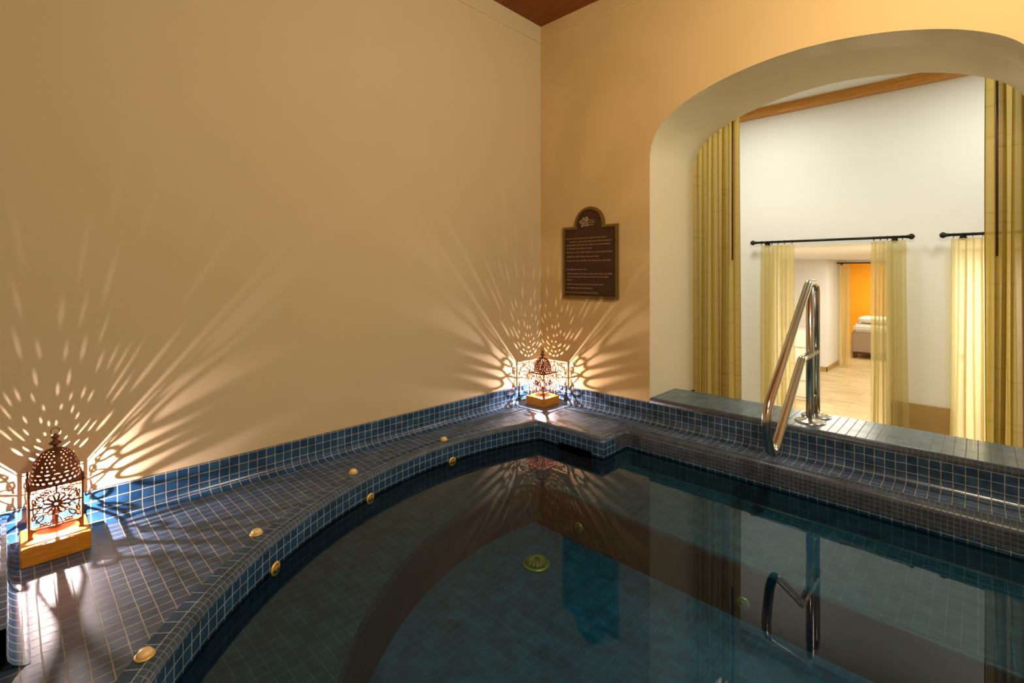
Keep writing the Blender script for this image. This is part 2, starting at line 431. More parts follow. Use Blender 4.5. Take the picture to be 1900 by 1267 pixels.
for k in range(1, 7):
    a = PI/2*k/6; v += RR*PI/12
    rows.append((RR-RR*math.sin(a), -RR+RR*math.cos(a), v))
rows.append((0, -.098, v+.098-RR))
rows.append((0, -.118, v+.118-RR))
rows.append((.004, -.121, v+.121-RR))
rows.append((.006, -.15, v+.15-RR)); rows.append((.006, SZ, v-SZ-RR))
SK = (.60, .86)
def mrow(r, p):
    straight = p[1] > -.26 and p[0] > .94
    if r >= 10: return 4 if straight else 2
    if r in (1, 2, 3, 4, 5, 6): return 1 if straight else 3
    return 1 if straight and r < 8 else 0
# skimmer mouth is cut out of the block's face
rim_rows = rows
def skip(p, q, ra, rb):
    mx, my = (p[0]+q[0])/2, (p[1]+q[1])/2
    return abs(my+.52) < 1e-3 and SK[0] < mx < SK[1] and ra[1] < -.09 and ra[1] > -.21
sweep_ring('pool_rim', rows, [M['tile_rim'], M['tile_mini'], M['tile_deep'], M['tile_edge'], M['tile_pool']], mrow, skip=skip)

def poly_with_hole(name, outer, hole, z, mat, flip=False, thick=None):
    bm = bmesh.new(); uvl = bm.loops.layers.uv.new('UVMap')
    E = []
    for L in [outer] + ([hole] if hole else []):
        V = [bm.verts.new((x, y, z)) for x, y in L]
        for i in range(len(V)): E.append(bm.edges.new((V[i], V[(i+1) % len(V)])))
    bmesh.ops.triangle_fill(bm, use_beauty=True, use_dissolve=False, edges=E)
    for f in bm.faces:
        if f.normal.z < 0: f.normal_flip()
        for l in f.loops: l[uvl].uv = (l.vert.co.x, l.vert.co.y)
    return link(name, bm, mat)
def rect(x0, x1, y0, y1): return [(x0, y0), (x1, y0), (x1, y1), (x0, y1)]
deck = poly_with_hole('pool_deck', rect(.0, 5.0, -5.5, 0), offset(P0, .075), 0, M['tile_deck']); deck['kind'] = 'structure'
IC = (2.18, -1.18); IR = 1.53
P1 = outline(IC, IR, -.86)
seat = poly_with_hole('pool_seat', offset(P0, .006), P1, SZ, M['tile_pool']); seat['kind'] = 'structure'
def riser():
    bm = bmesh.new(); uvl = bm.loops.layers.uv.new('UVMap'); s = arclen(P1); n = len(P1)
    prof = [(.0, SZ, 0)] + [(-.02*math.sin(PI/2*k/4), SZ-.02+.02*math.cos(PI/2*k/4), .008*k) for k in range(1, 5)] + [(-.02, PZ, .03+SZ-PZ)]
    R = [[bm.verts.new((x, y, z)) for x, y in (offset(P1, o) if o else P1)] for o, z, _ in prof]
    for r in range(len(prof)-1):
        for i in range(n):
            j = (i+1) % n; f = bm.faces.new((R[r][i], R[r][j], R[r+1][j], R[r+1][i])); f.smooth = True
            for l, uv in zip(f.loops, ((s[i], prof[r][2]), (s[i+1], prof[r][2]), (s[i+1], prof[r+1][2]), (s[i], prof[r+1][2]))): l[uvl].uv = uv
    bmesh.ops.recalc_face_normals(bm, faces=bm.faces[:])
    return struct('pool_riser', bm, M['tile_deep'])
riser()
pf = poly_with_hole('pool_floor', offset(P1, -.02), None, PZ, M['tile_floor']); pf['kind'] = 'structure'
wt = poly_with_hole('pool_water', offset(P0, .004), None, WZ, M['water'])
tag(wt, 'still clear dark blue water filling the tiled plunge pool', 'water', kind='stuff')
# skimmer throat behind its mouth
bm = bmesh.new()
box(bm, SK[0]-.02, SK[1]+.02, -.515, -.33, -.26, -.094)
for f in list(bm.faces):
    if f.normal.y < -.5 or abs(f.calc_center_median().y+.515) < 1e-4: bm.faces.remove(f)
sk = struct('pool_skimmer_recess', bm, plain('dark_plastic', (.02,.018,.014), .6, noise=.1))

# tiled skirting band with a cove, along left wall and arch wall
def band(name, p0, p1, inward, zt, mats, ztop_round=None, mi_top=None, s0=0):
    bm = bmesh.new(); uvl = bm.loops.layers.uv.new('UVMap'); R = .045; th = .012
    prof = [(th+R-R*math.sin(a)*1.0, R-R*math.cos(a)) for a in [PI/2*k/8 for k in range(9)]]
    prof[0] = (th+R, .0006)
    prof.append((th, zt)); prof.append((0, zt))
    v = [0]
    for a, b in zip(prof, prof[1:]): v.append(v[-1]+math.hypot(b[0]-a[0], b[1]-a[1]))
    # rows counted from the top so whole tiles meet the plaster
    vt = v[-2]; v = [x-vt for x in v]
    L = math.hypot(p1[0]-p0[0], p1[1]-p0[1]); rings = []
    for d, h in prof:
        rings.append([bm.verts.new((p[0]+inward[0]*d, p[1]+inward[1]*d, h)) for p in (p0, p1)])
    for i in range(len(prof)-1):
        f = bm.faces.new((rings[i][0], rings[i][1], rings[i+1][1], rings[i+1][0])); f.smooth = i < 8
        for l, uv in zip(f.loops, ((s0, v[i]), (s0+L, v[i]), (s0+L, v[i+1]), (s0, v[i+1]))): l[uvl].uv = uv
    bmesh.ops.recalc_face_normals(bm, faces=bm.faces[:])
    # make the normals face the room
    f = bm.faces[0]
    if f.normal.z < 0: bmesh.ops.reverse_faces(bm, faces=bm.faces[:])
    return struct(name, bm, mats)
band('baseboard_left', (0, -5.5), (0, 0), (1, 0), .135, M['tile'])
band('baseboard_right', (0, 0), (5.0, 0), (0, -1), .135, M['tile_dull'])

def kerb_block(name, x0, x1, y0, y1, z0, z1, R, face_mat, mini, top):
    """block with tiled front, small mosaic on the rounded edge and tiled top; front is -y"""
    bm = bmesh.new(); uvl = bm.loops.layers.uv.new('UVMap')
    pr = [(y0, z0, 0, 0)] + [(y0+R-R*math.cos(a), z1-R+R*math.sin(a), 1, R*a) for a in [PI/2*k/6 for k in range(7)]] + [(y1, z1, 2, 0)]
    vv = [0]
    rings = [[bm.verts.new((x, p[0], p[1])) for x in (x0, x1)] for p in pr]
    v = -(z1-R-z0)
    for i in range(len(pr)-1):
        d = math.hypot(pr[i+1][0]-pr[i][0], pr[i+1][1]-pr[i][1])
        f = bm.faces.new((rings[i][0], rings[i][1], rings[i+1][1], rings[i+1][0]))
        f.material_index = 0 if i == 0 else (2 if i == len(pr)-2 else 1); f.smooth = 0 < i < len(pr)-2
        for l, uv in zip(f.loops, ((x0, v), (x1, v), (x1, v+d), (x0, v+d))): l[uvl].uv = uv
        v += d
    # ends + back
    for k, rev in ((0, False), (1, True)):
        bot = bm.verts.new(((x0, x1)[k], y1, z0)); vs = [r[k] for r in rings] + [bot]
        f = bm.faces.new(vs if not rev else vs[::-1]); f.material_index = 0
        for l in f.loops: l[uvl].uv = (l.vert.co.y, l.vert.co.z)
    b = [bm.verts.new(p) for p in ((x0, y1, z0), (x1, y1, z0), (x1, y1, z1), (x0, y1, z1))]
    f = bm.faces.new(b); f.material_index = 0
    for l in f.loops: l[uvl].uv = (l.vert.co.x, l.vert.co.z)
    bmesh.ops.recalc_face_normals(bm, faces=bm.faces[:])
    return struct(name, bm, [face_mat, mini, top])
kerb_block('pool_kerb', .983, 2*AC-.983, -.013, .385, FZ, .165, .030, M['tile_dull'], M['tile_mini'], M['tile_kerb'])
# low tiled kerb at the near end of the left deck
kb = kerb_block('trim_5', 0, .82, -3.30, -3.062, 0, .135, .02, M['tile'], M['tile'], M['tile_kerb'])
for vtx in kb.data.vertices: vtx.co.y = -6.362 - vtx.co.y      # faces the room (+y)
kb.data.flip_normals()
band('baseboard_near', (0, -3.062), (.82, -3.062), (0, 1), .115, M['tile'])

# ------------------------------------------------------------------ brass fittings
def deck_button():
    t = thing('air_button', '', 'pool fitting')
    bm = bmesh.new(); lathe(bm, [(.024, 0), (.024, .003), (.021, .005), (.020, .005)], n=28); link('flange', bm, M['brass'], t)
    bm = bmesh.new(); lathe(bm, [(.019, .004), (.0185, .010), (.015, .015), (.009, .018), (.001, .019)], n=28); link('cap', bm, M['cap'], t)
    return t
btn = deck_button(); btn['group'] = 'brass buttons along the curved deck edge'
spots = [((1.005,-2.795,0), 'brass dome button on the deck nearest the camera, in front of the large lantern'),
         ((.568,-2.374,0), 'brass dome button on the curved deck, second nearest the camera'),
         ((.302,-1.825,0), 'brass dome button on the curved deck midway between the two lanterns'),
         ((.249,-1.202,0), 'small brass dome button on the deck closest to the corner lantern')]
for i, (l, lab) in enumerate(spots):
    if i == 0: btn.location = l; btn['label'] = lab
    else: copy_tree(btn, l, lab)
def jet(name='pool_jet'):
    """faces +X, rim against the tile"""
    t = thing(name, '', 'pool fitting')
    bm = bmesh.new(); lathe(bm, [(.027, -.004), (.027, .003), (.023, .007), (.018, .008), (.016, .003)], n=28, axis='X'); link('flange', bm, M['brass'], t)
    bm = bmesh.new(); lathe(bm, [(.014, .002), (.014, .008), (.010, .012), (.005, .014), (.004, .009)], n=24, axis='X'); link('nozzle', bm, M['grille'], t)
    return t
jp = jet(); jp['group'] = 'brass jets around the pool wall'
def on_circle(x, y, c, R):
    a = math.atan2(y-c[1], x-c[0]); return (c[0]+R*math.cos(a), c[1]+R*math.sin(a), a+PI)
first = True
for (x, y, z, lab) in ((.65, -2.33, -.122, 'brass water jet at the waterline of the curved rim, nearest the camera'),
                       (.388, -1.775, -.122, 'brass water jet at the waterline, middle one of the curved rim'),
                       (.300, -1.18, -.122, 'dim brass water jet at the waterline of the curved rim, nearest the corner')):
    X, Y, a = on_circle(x, y, PC, PR+.002)
    o = jp if first else copy_tree(jp, (0,0,0), '')
    first = False
    o.location = (X, Y, z); o.rotation_euler = (0, 0, a); o['label'] = lab
for (x, z, lab) in ((1.025, -.374, 'small brass jet under water in the straight step face, below the corner lantern'),
                    (1.883, -.385, 'brass jet under water in the straight step face, below the handrail')):
    o = copy_tree(jp, (x, -.88, z), lab); o.rotation_euler = (0, 0, -PI/2)
dr = thing('floor_drain', 'round domed brass grate on the pool floor under water', 'drain', (.985, -1.188, PZ))
bm = bmesh.new(); lathe(bm, [(.068, 0), (.068, .006), (.062, .010), (.050, .010)], n=36); link('flange', bm, M['brass'], dr)
bm = bmesh.new(); lathe(bm, [(.056, .006), (.054, .018), (.045, .026), (.03, .031), (.01, .033)], n=36); g = link('grate', bm, M['grille'], dr)
bm = bmesh.new()
for k in range(16):
    a = 2*PI*k/16
    tube(bm, [(math.cos(a)*r_, math.sin(a)*r_, z_) for r_, z_ in ((.012,.034),(.03,.0325),(.045,.0275),(.054,.020),(.058,.010))], .0028, 6)
link('rib', bm, M['brass'], dr)['kind'] = 'stuff'

# ------------------------------------------------------------------ lanterns
def ribbon(bm, pts, w, th=.0014, closed=False):
    """flat strip along 2-D points in the XZ plane, thickness in Y"""
    n = len(pts); A = []
    for i in range(n):
        a = pts[(i-1) % n] if (closed or i > 0) else pts[i]; b = pts[(i+1) % n] if (closed or i < n-1) else pts[i]
        dx, dz = b[0]-a[0], b[1]-a[1]; L = math.hypot(dx, dz) or 1; nx, nz = -dz/L*w/2, dx/L*w/2
        x, z = pts[i]
        A.append([bm.verts.new(p) for p in ((x+nx, -th/2, z+nz), (x-nx, -th/2, z-nz), (x-nx, th/2, z-nz), (x+nx, th/2, z+nz))])
    m = n if closed else n-1
    for i in range(m):
        P, Q = A[i], A[(i+1) % n]
        for k in range(4): bm.faces.new((P[k], P[(k+1) % 4], Q[(k+1) % 4], Q[k]))
    if not closed: bm.faces.new(A[0]); bm.faces.new(A[-1][::-1])
def vesica(cx, cz, L, w, ang, n=8):
    pts = []
    for s in (1, -1):
        for k in range(n):
            t = k/n; u = (-L/2+L*t)*s; v = w/2*math.sin(PI*t)*s
            pts.append((cx+u*math.cos(ang)-v*math.sin(ang), cz+u*math.sin(ang)+v*math.cos(ang)))
    return pts
HW = .073; ZB = .030; ZT = .177           # half width, panel bottom and top above lantern foot
def panel_bm():
    bm = bmesh.new(); W = HW-.003
    cz = (ZB+ZT)/2 + .004
    ribbon(bm, [(-W, ZB), (W, ZB)], .005); ribbon(bm, [(-W, ZT-.002), (W, ZT-.002)], .006)
    ribbon(bm, [(-W, ZT-.014), (W, ZT-.014)], .0028)
    # rosette: solid hub, spokes that taper outwards, scalloped rim
    ribbon(bm, [(.0095*math.cos(2*PI*k/20), cz+.0095*math.sin(2*PI*k/20)) for k in range(20)], .0105, closed=True)
    for k in range(12):
        a = 2*PI*k/12 + PI/12; c_, s_ = math.cos(a), math.sin(a)
        q = []
        for r_, w_ in ((.012, .0036), (.022, .0036), (.034, .0027)):
            q.append(((r_*c_-w_*s_, cz+r_*s_+w_*c_), (r_*c_+w_*s_, cz+r_*s_-w_*c_)))
        for (p1, p2), (p3, p4) in zip(q, q[1:]):
            v8 = [bm.verts.new((p[0], y_, p[1])) for y_ in (-.0007, .0007) for p in (p1, p2, p4, p3)]
            for f_ in ((0,1,2,3),(7,6,5,4),(0,4,5,1),(1,5,6,2),(2,6,7,3),(3,7,4,0)): bm.faces.new([v8[i_] for i_ in f_])
        b_ = 2*PI*k/12
        ribbon(bm, [((.032+.0075*math.sin(PI*j/8))*math.cos(b_-PI/12+PI/6*j/8), cz+(.032+.0075*math.sin(PI*j/8))*math.sin(b_-PI/12+PI/6*j/8)) for j in range(9)], .0042)
    # cross bars
    ribbon(bm, [(-W, cz), (-.038, cz)], .006); ribbon(bm, [(.038, cz), (W, cz)], .006)
    ribbon(bm, [(0, ZB), (0, cz-.038)], .008); ribbon(bm, [(0, cz+.038), (0, ZT)], .006)
    # corner scrolls
    for sx in (1, -1):
        for sz in (1, -1):
            h = (ZT-.014-cz) if sz > 0 else (cz-ZB)
            X = lambda x: sx*x
            Z = lambda z: cz+sz*z
            arc = [(X(.012+.050*math.cos(PI/2*k/10)), Z(.004+(h-.010)*math.sin(PI/2*k/10))) for k in range(11)]
            ribbon(bm, arc, .0040)
            ribbon(bm, vesica(X(.044), Z(h*.56), .030, .013, math.atan2(sz, sx)), .0040, closed=True)
            ribbon(bm, vesica(X(.032), Z(h*.82), .026, .010, math.atan2(sz*.25, sx)), .0038, closed=True)
            ribbon(bm, vesica(X(.059), Z(h*.40), .026, .009, math.atan2(sz, sx*.25)), .0038, closed=True)
            ribbon(bm, [(X(.040), Z(0)), (X(.050), Z(h*.18)), (X(.062), Z(h*.30))], .003)
            ribbon(bm, [(X(.0), Z(.040)), (X(.012), Z(h*.72)), (X(.018), Z(h*.98))], .003)
    return bm
def dome_bm():
    bm = bmesh.new(); R = HW-.001; H = .118
    def P(u, v):                                            # u angle, v 0..1 up the dome
        a = v*PI/2*.985
        return Vector((R*math.cos(a)**.85*math.cos(u), R*math.cos(a)**.85*math.sin(u), H*math.sin(a)**.95))
    rows_ = [(0,.085,24,.62,.46,0), (.085,.16,24,.50,.42,.5), (.16,.24,16,.62,.40,0), (.24,.32,24,.42,.42,.5), (.32,.41,28,.40,.42,0), (.41,.50,28,.40,.50,.5),
             (.50,.58,24,.40,.42,0), (.58,.68,20,.40,.52,.5), (.68,.76,16,.42,.42,0), (.76,.84,12,.42,.42,.5)]
    solid = {3: 4, 4: 4, 5: 4, 6: 3, 7: 5, 8: 4, 9: 3}
    for ri_, (v0, v1, n, wu, wv, off) in enumerate(rows_):
        du = 2*PI/n
        for k in range(n):
            uc = (k+off)*du+.03; vc = (v0+v1)/2; m = 16
            inn, out = [], []
            for j in range(m):
                a = 2*PI*j/m + PI/4; ca, sa = math.cos(a), math.sin(a)
                s = 1/max(abs(ca), abs(sa))
                out.append(bm.verts.new(P(uc+ca*s*du/2, vc+sa*s*(v1-v0)/2)))
                if ri_ in solid and k % solid[ri_] == 0: continue
                inn.append(bm.verts.new(P(uc+ca*wu*du/2, vc+sa*wv*(v1-v0)/2)))
            if not inn:
                cv = bm.verts.new(P(uc, vc))
                for j in range(m): bm.faces.new((out[j], out[(j+1) % m], cv))
                continue
            for j in range(m):
                q = (j+1) % m; bm.faces.new((out[j], out[q], inn[q], inn[j]))
    nseg = 40
    for v0, v1 in ((.84, .92), (.92, 1.0)):
        A = [bm.verts.new(P(2*PI*k/nseg, v0)) for k in range(nseg)]; B = [bm.verts.new(P(2*PI*k/nseg, v1)) for k in range(nseg)]
        for k in range(nseg): bm.faces.new((A[k], A[(k+1) % nseg], B[(k+1) % nseg], B[k]))
    bmesh.ops.remove_doubles(bm, verts=bm.verts[:], dist=1e-5)
    bmesh.ops.recalc_face_normals(bm, faces=bm.faces[:])
    for v_ in bm.verts: v_.co.z += ZT
    return bm
def make_lantern():
    t = thing('moroccan_lantern', '', 'lantern')
    for k in range(4):
        o = link('side_panel', panel_bm(), M['rust'], t); o.location = (HW*math.sin(k*PI/2), -HW*math.cos(k*PI/2), 0); o.rotation_euler = (0, 0, k*PI/2)
    for sx in (1, -1):
        for sy in (1, -1):
            bm = bmesh.new(); s = .0065
            X = sorted((sx*(HW+.002), sx*(HW+.002-s))); Y = sorted((sy*(HW+.002), sy*(HW+.002-s)))
            bbox(bm, X[0], X[1], Y[0], Y[1], .0, ZT, .001, 1)
            # flared bracket feet
            for ax in (0, 1):
                pts = [(0, .0), (.0, .040), (.010, .036), (.021, .026), (.013, .022), (.010, .012), (.014, .0)]
                A, B = [], []
                for (d, z) in pts:
                    for L_, e in ((A, 0), (B, .0016)):
                        if ax == 0: p = (sx*(HW-d), sy*(HW+.001-e), z)
                        else: p = (sx*(HW+.001-e), sy*(HW-d), z)
                        L_.append(bm.verts.new(p))
                bm.faces.new(A); bm.faces.new(B[::-1])
                for i in range(len(A)): bm.faces.new((A[i], B[i], B[(i+1) % len(A)], A[(i+1) % len(A)]))
            link('leg', bm, M['rust'], t)
            bm = bmesh.new(); lathe(bm, [(.0035, ZT), (.003, ZT+.012), (.0045, ZT+.018), (.002, ZT+.026), (.0008, ZT+.030)], (sx*(HW), sy*(HW), 0), 8); link('corner_spike', bm, M['rust'], t)
    # top plate with round opening, slightly oversailing
    bm = bmesh.new(); n = 48; O = HW+.006
    ri = HW-.002
    lo = []
    for z in (ZT, ZT+.0025):
        out = []; inn = []
        for k in range(n):
            a = 2*PI*k/n+PI/4; ca, sa = math.cos(a), math.sin(a); s = 1/max(abs(ca), abs(sa))
            out.append(bm.verts.new((ca*s*O, sa*s*O, z))); inn.append(bm.verts.new((ca*ri, sa*ri, z)))
        lo.append((out, inn))
    for k in range(n):
        q = (k+1) % n
        for (o_, i_) in lo: bm.faces.new((o_[k], o_[q], i_[q], i_[k]))
        bm.faces.new((lo[0][0][k], lo[0][0][q], lo[1][0][q], lo[1][0][k])); bm.faces.new((lo[0][1][k], lo[0][1][q], lo[1][1][q], lo[1][1][k]))
    bmesh.ops.recalc_face_normals(bm, faces=bm.faces[:]); link('top_plate', bm, M['rust'], t)
    dm = link('dome', dome_bm(), M['rust'], t); md = dm.modifiers.new('sheet', 'SOLIDIFY'); md.thickness = .0012; md.use_even_offset = False
    zt = ZT+.117
    bm = bmesh.new(); lathe(bm, [(.010, zt-.004), (.006, zt+.004), (.006, zt+.010), (.019, zt+.018), (.019, zt+.020), (.007, zt+.030), (.006, zt+.034), (.012, zt+.040), (.012, zt+.043), (.004, zt+.050), (.002, zt+.054)], n=16)
    f = link('finial', bm, M['rust'], t)
    bm = bmesh.new(); tube(bm, [(0, .012*math.cos(2*PI*k/24), zt+.064+.012*math.sin(2*PI*k/24)) for k in range(24)], .0013, 6, closed=True)
    link('ring', bm, M['rust'], f)
    bm = bmesh.new(); lathe(bm, [(.020, .004), (.020, .007), (.009, .010), (.009, .057), (.011, .060), (.011, .070)], n=20); 
    tube(bm, [(-HW+.004, 0, ZB), (-.009, 0, .012)], .0015, 6); tube(bm, [(HW-.004, 0, ZB), (.009, 0, .012)], .0015, 6)
    link('lamp_holder', bm, M['rust'], t)
    bm = bmesh.new(); lathe(bm, [(.004, .068), (.0095, .072), (.0135, .080), (.0135, .086), (.0105, .094), (.005, .099), (.001, .1005)], n=16)
    bl = link('bulb', bm, M['glass'], t)
    bm = bmesh.new(); bmesh.ops.create_icosphere(bm, subdivisions=2, radius=.0022); 
    for v_ in bm.verts: v_.co.z += .083
    link('filament', bm, M['bulb'], bl)
    return t
LX = .145 - .05
lan = make_lantern(); lan['group'] = 'pierced iron lanterns'
lan.location = (.093, -2.923, .065); lan['label'] = 'large lit pierced brown iron lantern at left frame edge, beside left wall'
lan2 = copy_tree(lan, (.143, -.143, .065), 'lit pierced brown iron lantern in the far corner of the room')
# cable of the near lantern runs off along the cove
bm = bmesh.new(); tube(bm, catmull([(-.075, -.005, -.052), (-.062,-.14,-.045), (-.052,-.30,-.020), (-.050, -.50, -.018), (-.050,-.9,-.018)], 5), .0035, 6)
link('power_cable', bm, M['cable'], lan)
def block(name, cx, cy, label, tw=0):
    bm = bmesh.new(); bbox(bm, -.093, .093, -.093, .093, 0, .064, .003, 2)
    o = link(name, bm, M['block'], None, (cx, cy, 0.0005)); tag(o, label, 'wooden block', 'wooden lantern stands')
    return o
b1 = block('wooden_block', .145, -2.925, 'honey coloured square wooden block under the near left lantern')
b2 = b1.copy(); COL.objects.link(b2); b2.location = (.148, -.148, .0005); b2['label'] = 'honey coloured square wooden block under the corner lantern'

# ------------------------------------------------------------------ handrail
rail = thing('pool_handrail', 'polished steel tubular handrail standing on the tiled kerb', 'handrail', (1.905, .2225, .165))
rx = 0.0
RY0, RZ0 = .2225, .165
def rp(y, z): return (0, y-RY0, z-RZ0)
main = round_path([rp(.296, .165), rp(.296, .962), rp(.12, .962), rp(-.672, .37), rp(-.575, .135), rp(-.035, .545), rp(.296, .552)], [.055, .07, .11, .075, .03], 10)
bm = bmesh.new(); tube(bm, main, .0205, 20); link('rail_tube', bm, M['steel'], rail)
bm = bmesh.new(); tube(bm, [rp(.149, .165), rp(.149, .935)], .0205, 20); link('post', bm, M['steel'], rail)
for y in (.296, .149):
    bm = bmesh.new(); lathe(bm, [(.078, 0), (.078, .003), (.068, .009), (.032, .016), (.025, .024)], (0, y-RY0, 0), 32)
    fl = link('flange', bm, M['steel'], rail)
    for k in range(3):
        a = 2*PI*k/3+.4
        bm = bmesh.new(); lathe(bm, [(.005, .006), (.005, .011), (.002, .0125)], (math.cos(a)*.056, y-RY0+math.sin(a)*.056, 0), 10); link('screw', bm, M['black'], fl)
bm = bmesh.new(); tube(bm, [rp(.17, .30), rp(.296, .30)], .008, 12); link('spacer', bm, M['steel'], rail)

# ------------------------------------------------------------------ wall sign
sg = thing('wall_sign', 'dark brown notice board with rounded top hanging on the wall above the corner lantern', 'sign', (.493, 0, 1.10))
sx0, sx1, sz0, sz1 = -.247, .247, -.275, .275
def sign_outline(inset):
    a, b, c, d = sx0+inset, sx1-inset, sz0+inset, sz1-inset
    pts = [(a, c), (b, c), (b, d)]
    R = .132-inset; zc = sz1+.012
    an = math.asin(max(-1, min(1, (d-zc)/R)))
    for k in range(25):
        t = an+(PI-2*an)*k/24; pts.append((R*math.cos(t), zc+R*math.sin(t)))
    pts.append((a, d)); return pts
def plate(bm, O, y0, y1):
    A = [bm.verts.new((x, y0, z)) for x, z in O]; B = [bm.verts.new((x, y1, z)) for x, z in O]
    f1 = bm.faces.new(A); f2 = bm.faces.new(B[::-1])
    for i in range(len(O)): bm.faces.new((A[i], B[i], B[(i+1) % len(O)], A[(i+1) % len(O)]))
    bmesh.ops.triangulate(bm, faces=[f1, f2]); bmesh.ops.recalc_face_normals(bm, faces=bm.faces[:])
bm = bmesh.new(); plate(bm, sign_outline(.012), -.014, -.001); link('board', bm, M['sign'], sg)
bm = bmesh.new(); Oa, Ob = sign_outline(0), sign_outline(.020)
V = {}
for key, O, y in (('a0', Oa, -.001), ('a1', Oa, -.018), ('b1', Ob, -.022), ('b0', Ob, -.013)):
    V[key] = [bm.verts.new((x, y, z)) for x, z in O]
ks = ['a0', 'a1', 'b1', 'b0']
for p, q in zip(ks, ks[1:]):
    for i in range(len(Oa)): bm.faces.new((V[p][i], V[p][(i+1) % len(Oa)], V[q][(i+1) % len(Oa)], V[q][i]))
bmesh.ops.recalc_face_normals(bm, faces=bm.faces[:]); link('frame', bm, M['signframe'], sg)
# illegible worn text lines, each word a run of short strokes
bm = bmesh.new()
lines = [(430,205,690),(470,250,750),(510,215,735),(552,215,520),(598,215,750),(650,215,600),(698,215,740),(805,210,460),(857,220,750),(893,225,715),(930,215,295),(983,215,655),(1028,215,530),(1082,205,590)]
def stroke(x, z, w, h):
    y = -.0150
    vs = [bm.verts.new(p) for p in ((x, y, z), (x+w, y, z), (x+w, y, z+h), (x, y, z+h))]; g = [bm.verts.new((v_.co.x, -.0139, v_.co.z)) for v_ in vs]
    bm.faces.new(vs)
    for i in range(4): bm.faces.new((vs[i], g[i], g[(i+1) % 4], vs[(i+1) % 4]))
for (py, xa, xb) in lines:
    z = sz1 - (py-290)/865*.55 - .006
    x = sx0 + (xa-175)/640*.494+.004; xe = sx0+(xb-175)/640*.494
    while x < xe:
        wl = random.randint(2, 8)
        for k in range(wl):
            if x > xe: break
            hh = random.choice((.0075, .0075, .0075, .011)); w = random.choice((.0014, .0018))
            stroke(x, z, w, hh)
            if random.random() < .7: stroke(x, z+random.choice((0, .0032, .0062)), .0042, .0014)
            x += .0056
        x += .0050
link('lettering', bm, M['letter'], sg)
# emblem: knotted flower of loops with three small lines beside it
bm = bmesh.new(); ex, ez = -.048, .305
def eloop(cx, cz, a, b, ang, w):
    pts = []
    for k in range(22):
        t = 2*PI*k/22; u, v_ = a*math.cos(t), b*math.sin(t)
        pts.append((cx+u*math.cos(ang)-v_*math.sin(ang), cz+u*math.sin(ang)+v_*math.cos(ang)))
    ribbon(bm, pts, w, .0015, True)
for k, (dx, dz, a, b, an) in enumerate(((.016,.020,.020,.009,.9), (-.020,.004,.020,.009,.1), (.020,-.014,.018,.009,-.9), (-.006,-.022,.018,.008,.3), (.0,.018,.014,.008,2.2))):
    eloop(ex+dx, ez+dz, a, b, an, .007)
ribbon(bm, [(ex-.004, ez-.030), (ex+.018, ez), (ex+.040, ez+.022)], .006, .0015)
for v_ in bm.verts: v_.co.y -= .0148
for q, wq in ((.012, .052), (-.004, .060), (-.022, .050)):
    x = ex+.036
    while x < ex+.036+wq:
        stroke(x, ez+q-.006, .0016, .010); stroke(x, ez+q-.006+random.choice((0, .004, .008)), .005, .0016); x += .0072
link('emblem', bm, M['letter'], sg)

# ------------------------------------------------------------------ curtains
def curtain_mesh(x0, x1, y, zt, zb, folds, amp, mat, flare=0.0, seed=1, name='cloth', parent=None):
    rnd = random.Random(seed); bm = bmesh.new(); nx = folds*16; nz = 26
    ph = [rnd.uniform(.6, 1.3) for _ in range(folds+2)]; G = []
    for j in range(nz+1):
        t = j/nz; z = zt+(zb-zt)*t; row = []
        gather = 1-.55*math.exp(-t*9)
        for i in range(nx+1):
            u = i/nx; f = u*folds; k = int(min(f, folds-1e-6)); w = ph[k]*(1-(f-k))+ph[k+1]*(f-k)
            xx = x0-flare*t+(x1-x0+2*flare*t)*u + .012*math.sin(f*2*PI*.5+t*3+seed)*t
            yy = y + amp*w*gather*math.sin(f*2*PI) + amp*.35*math.sin(f*2*PI*2.3+t*2.2+seed)*t
            xx -= .20*(x1-x0)/folds*math.sin(4*PI*f)*(.4+.6*gather)*w
            row.append(bm.verts.new((xx, yy, z)))
        G.append(row)
    for j in range(nz):
        for i in range(nx):
            f = bm.faces.new((G[j][i], G[j][i+1], G[j+1][i+1], G[j+1][i])); f.smooth = True
    return link(name, bm, mat, parent)
def rod(cx0, cx1, y, z, wall_y, label, group):
    t = thing('curtain_rod', label, 'curtain rod', ((cx0+cx1)/2, y, z), group)
    L = (cx1-cx0)/2
    bm = bmesh.new(); tube(bm, [(-L, 0, 0), (L, 0, 0)], .0125, 12); link('pole', bm, M['black'], t)
    for s in (1, -1):
        bm = bmesh.new(); lathe(bm, [(.012, 0), (.018, .006), (.013, .012), (.022, .022), (.027, .036), (.022, .050), (.008, .060)], (0, 0, 0), 16, 'X')
        if s < 0:
            for v_ in bm.verts: v_.co.x *= -1
            bmesh.ops.reverse_faces(bm, faces=bm.faces[:])
        for v_ in bm.verts: v_.co.x += s*L
        link('finial', bm, M['black'], t)
        bm = bmesh.new(); tube(bm, [(s*(L-.09), 0, -.022), (s*(L-.09), wall_y-y-.006, -.022)], .008, 8); lathe(bm, [(.024, 0), (.024, .006)], (s*(L-.09), wall_y-y-.006, -.022), 16, 'Y')
        tube(bm, [(s*(L-.09), -.016, -.0), (s*(L-.09), 0, -.018), (s*(L-.09), .016, 0)], .005, 6)
        link('bracket', bm, M['black'], t)
    return t
def rings(t, xs, cx):
    for x in xs:
        bm = bmesh.new(); tube(bm, [(x-cx, .020*math.cos(2*PI*k/16), -.006+.020*math.sin(2*PI*k/16)) for k in range(16)], .0025, 6, closed=True); link('ring', bm, M['black'], t)
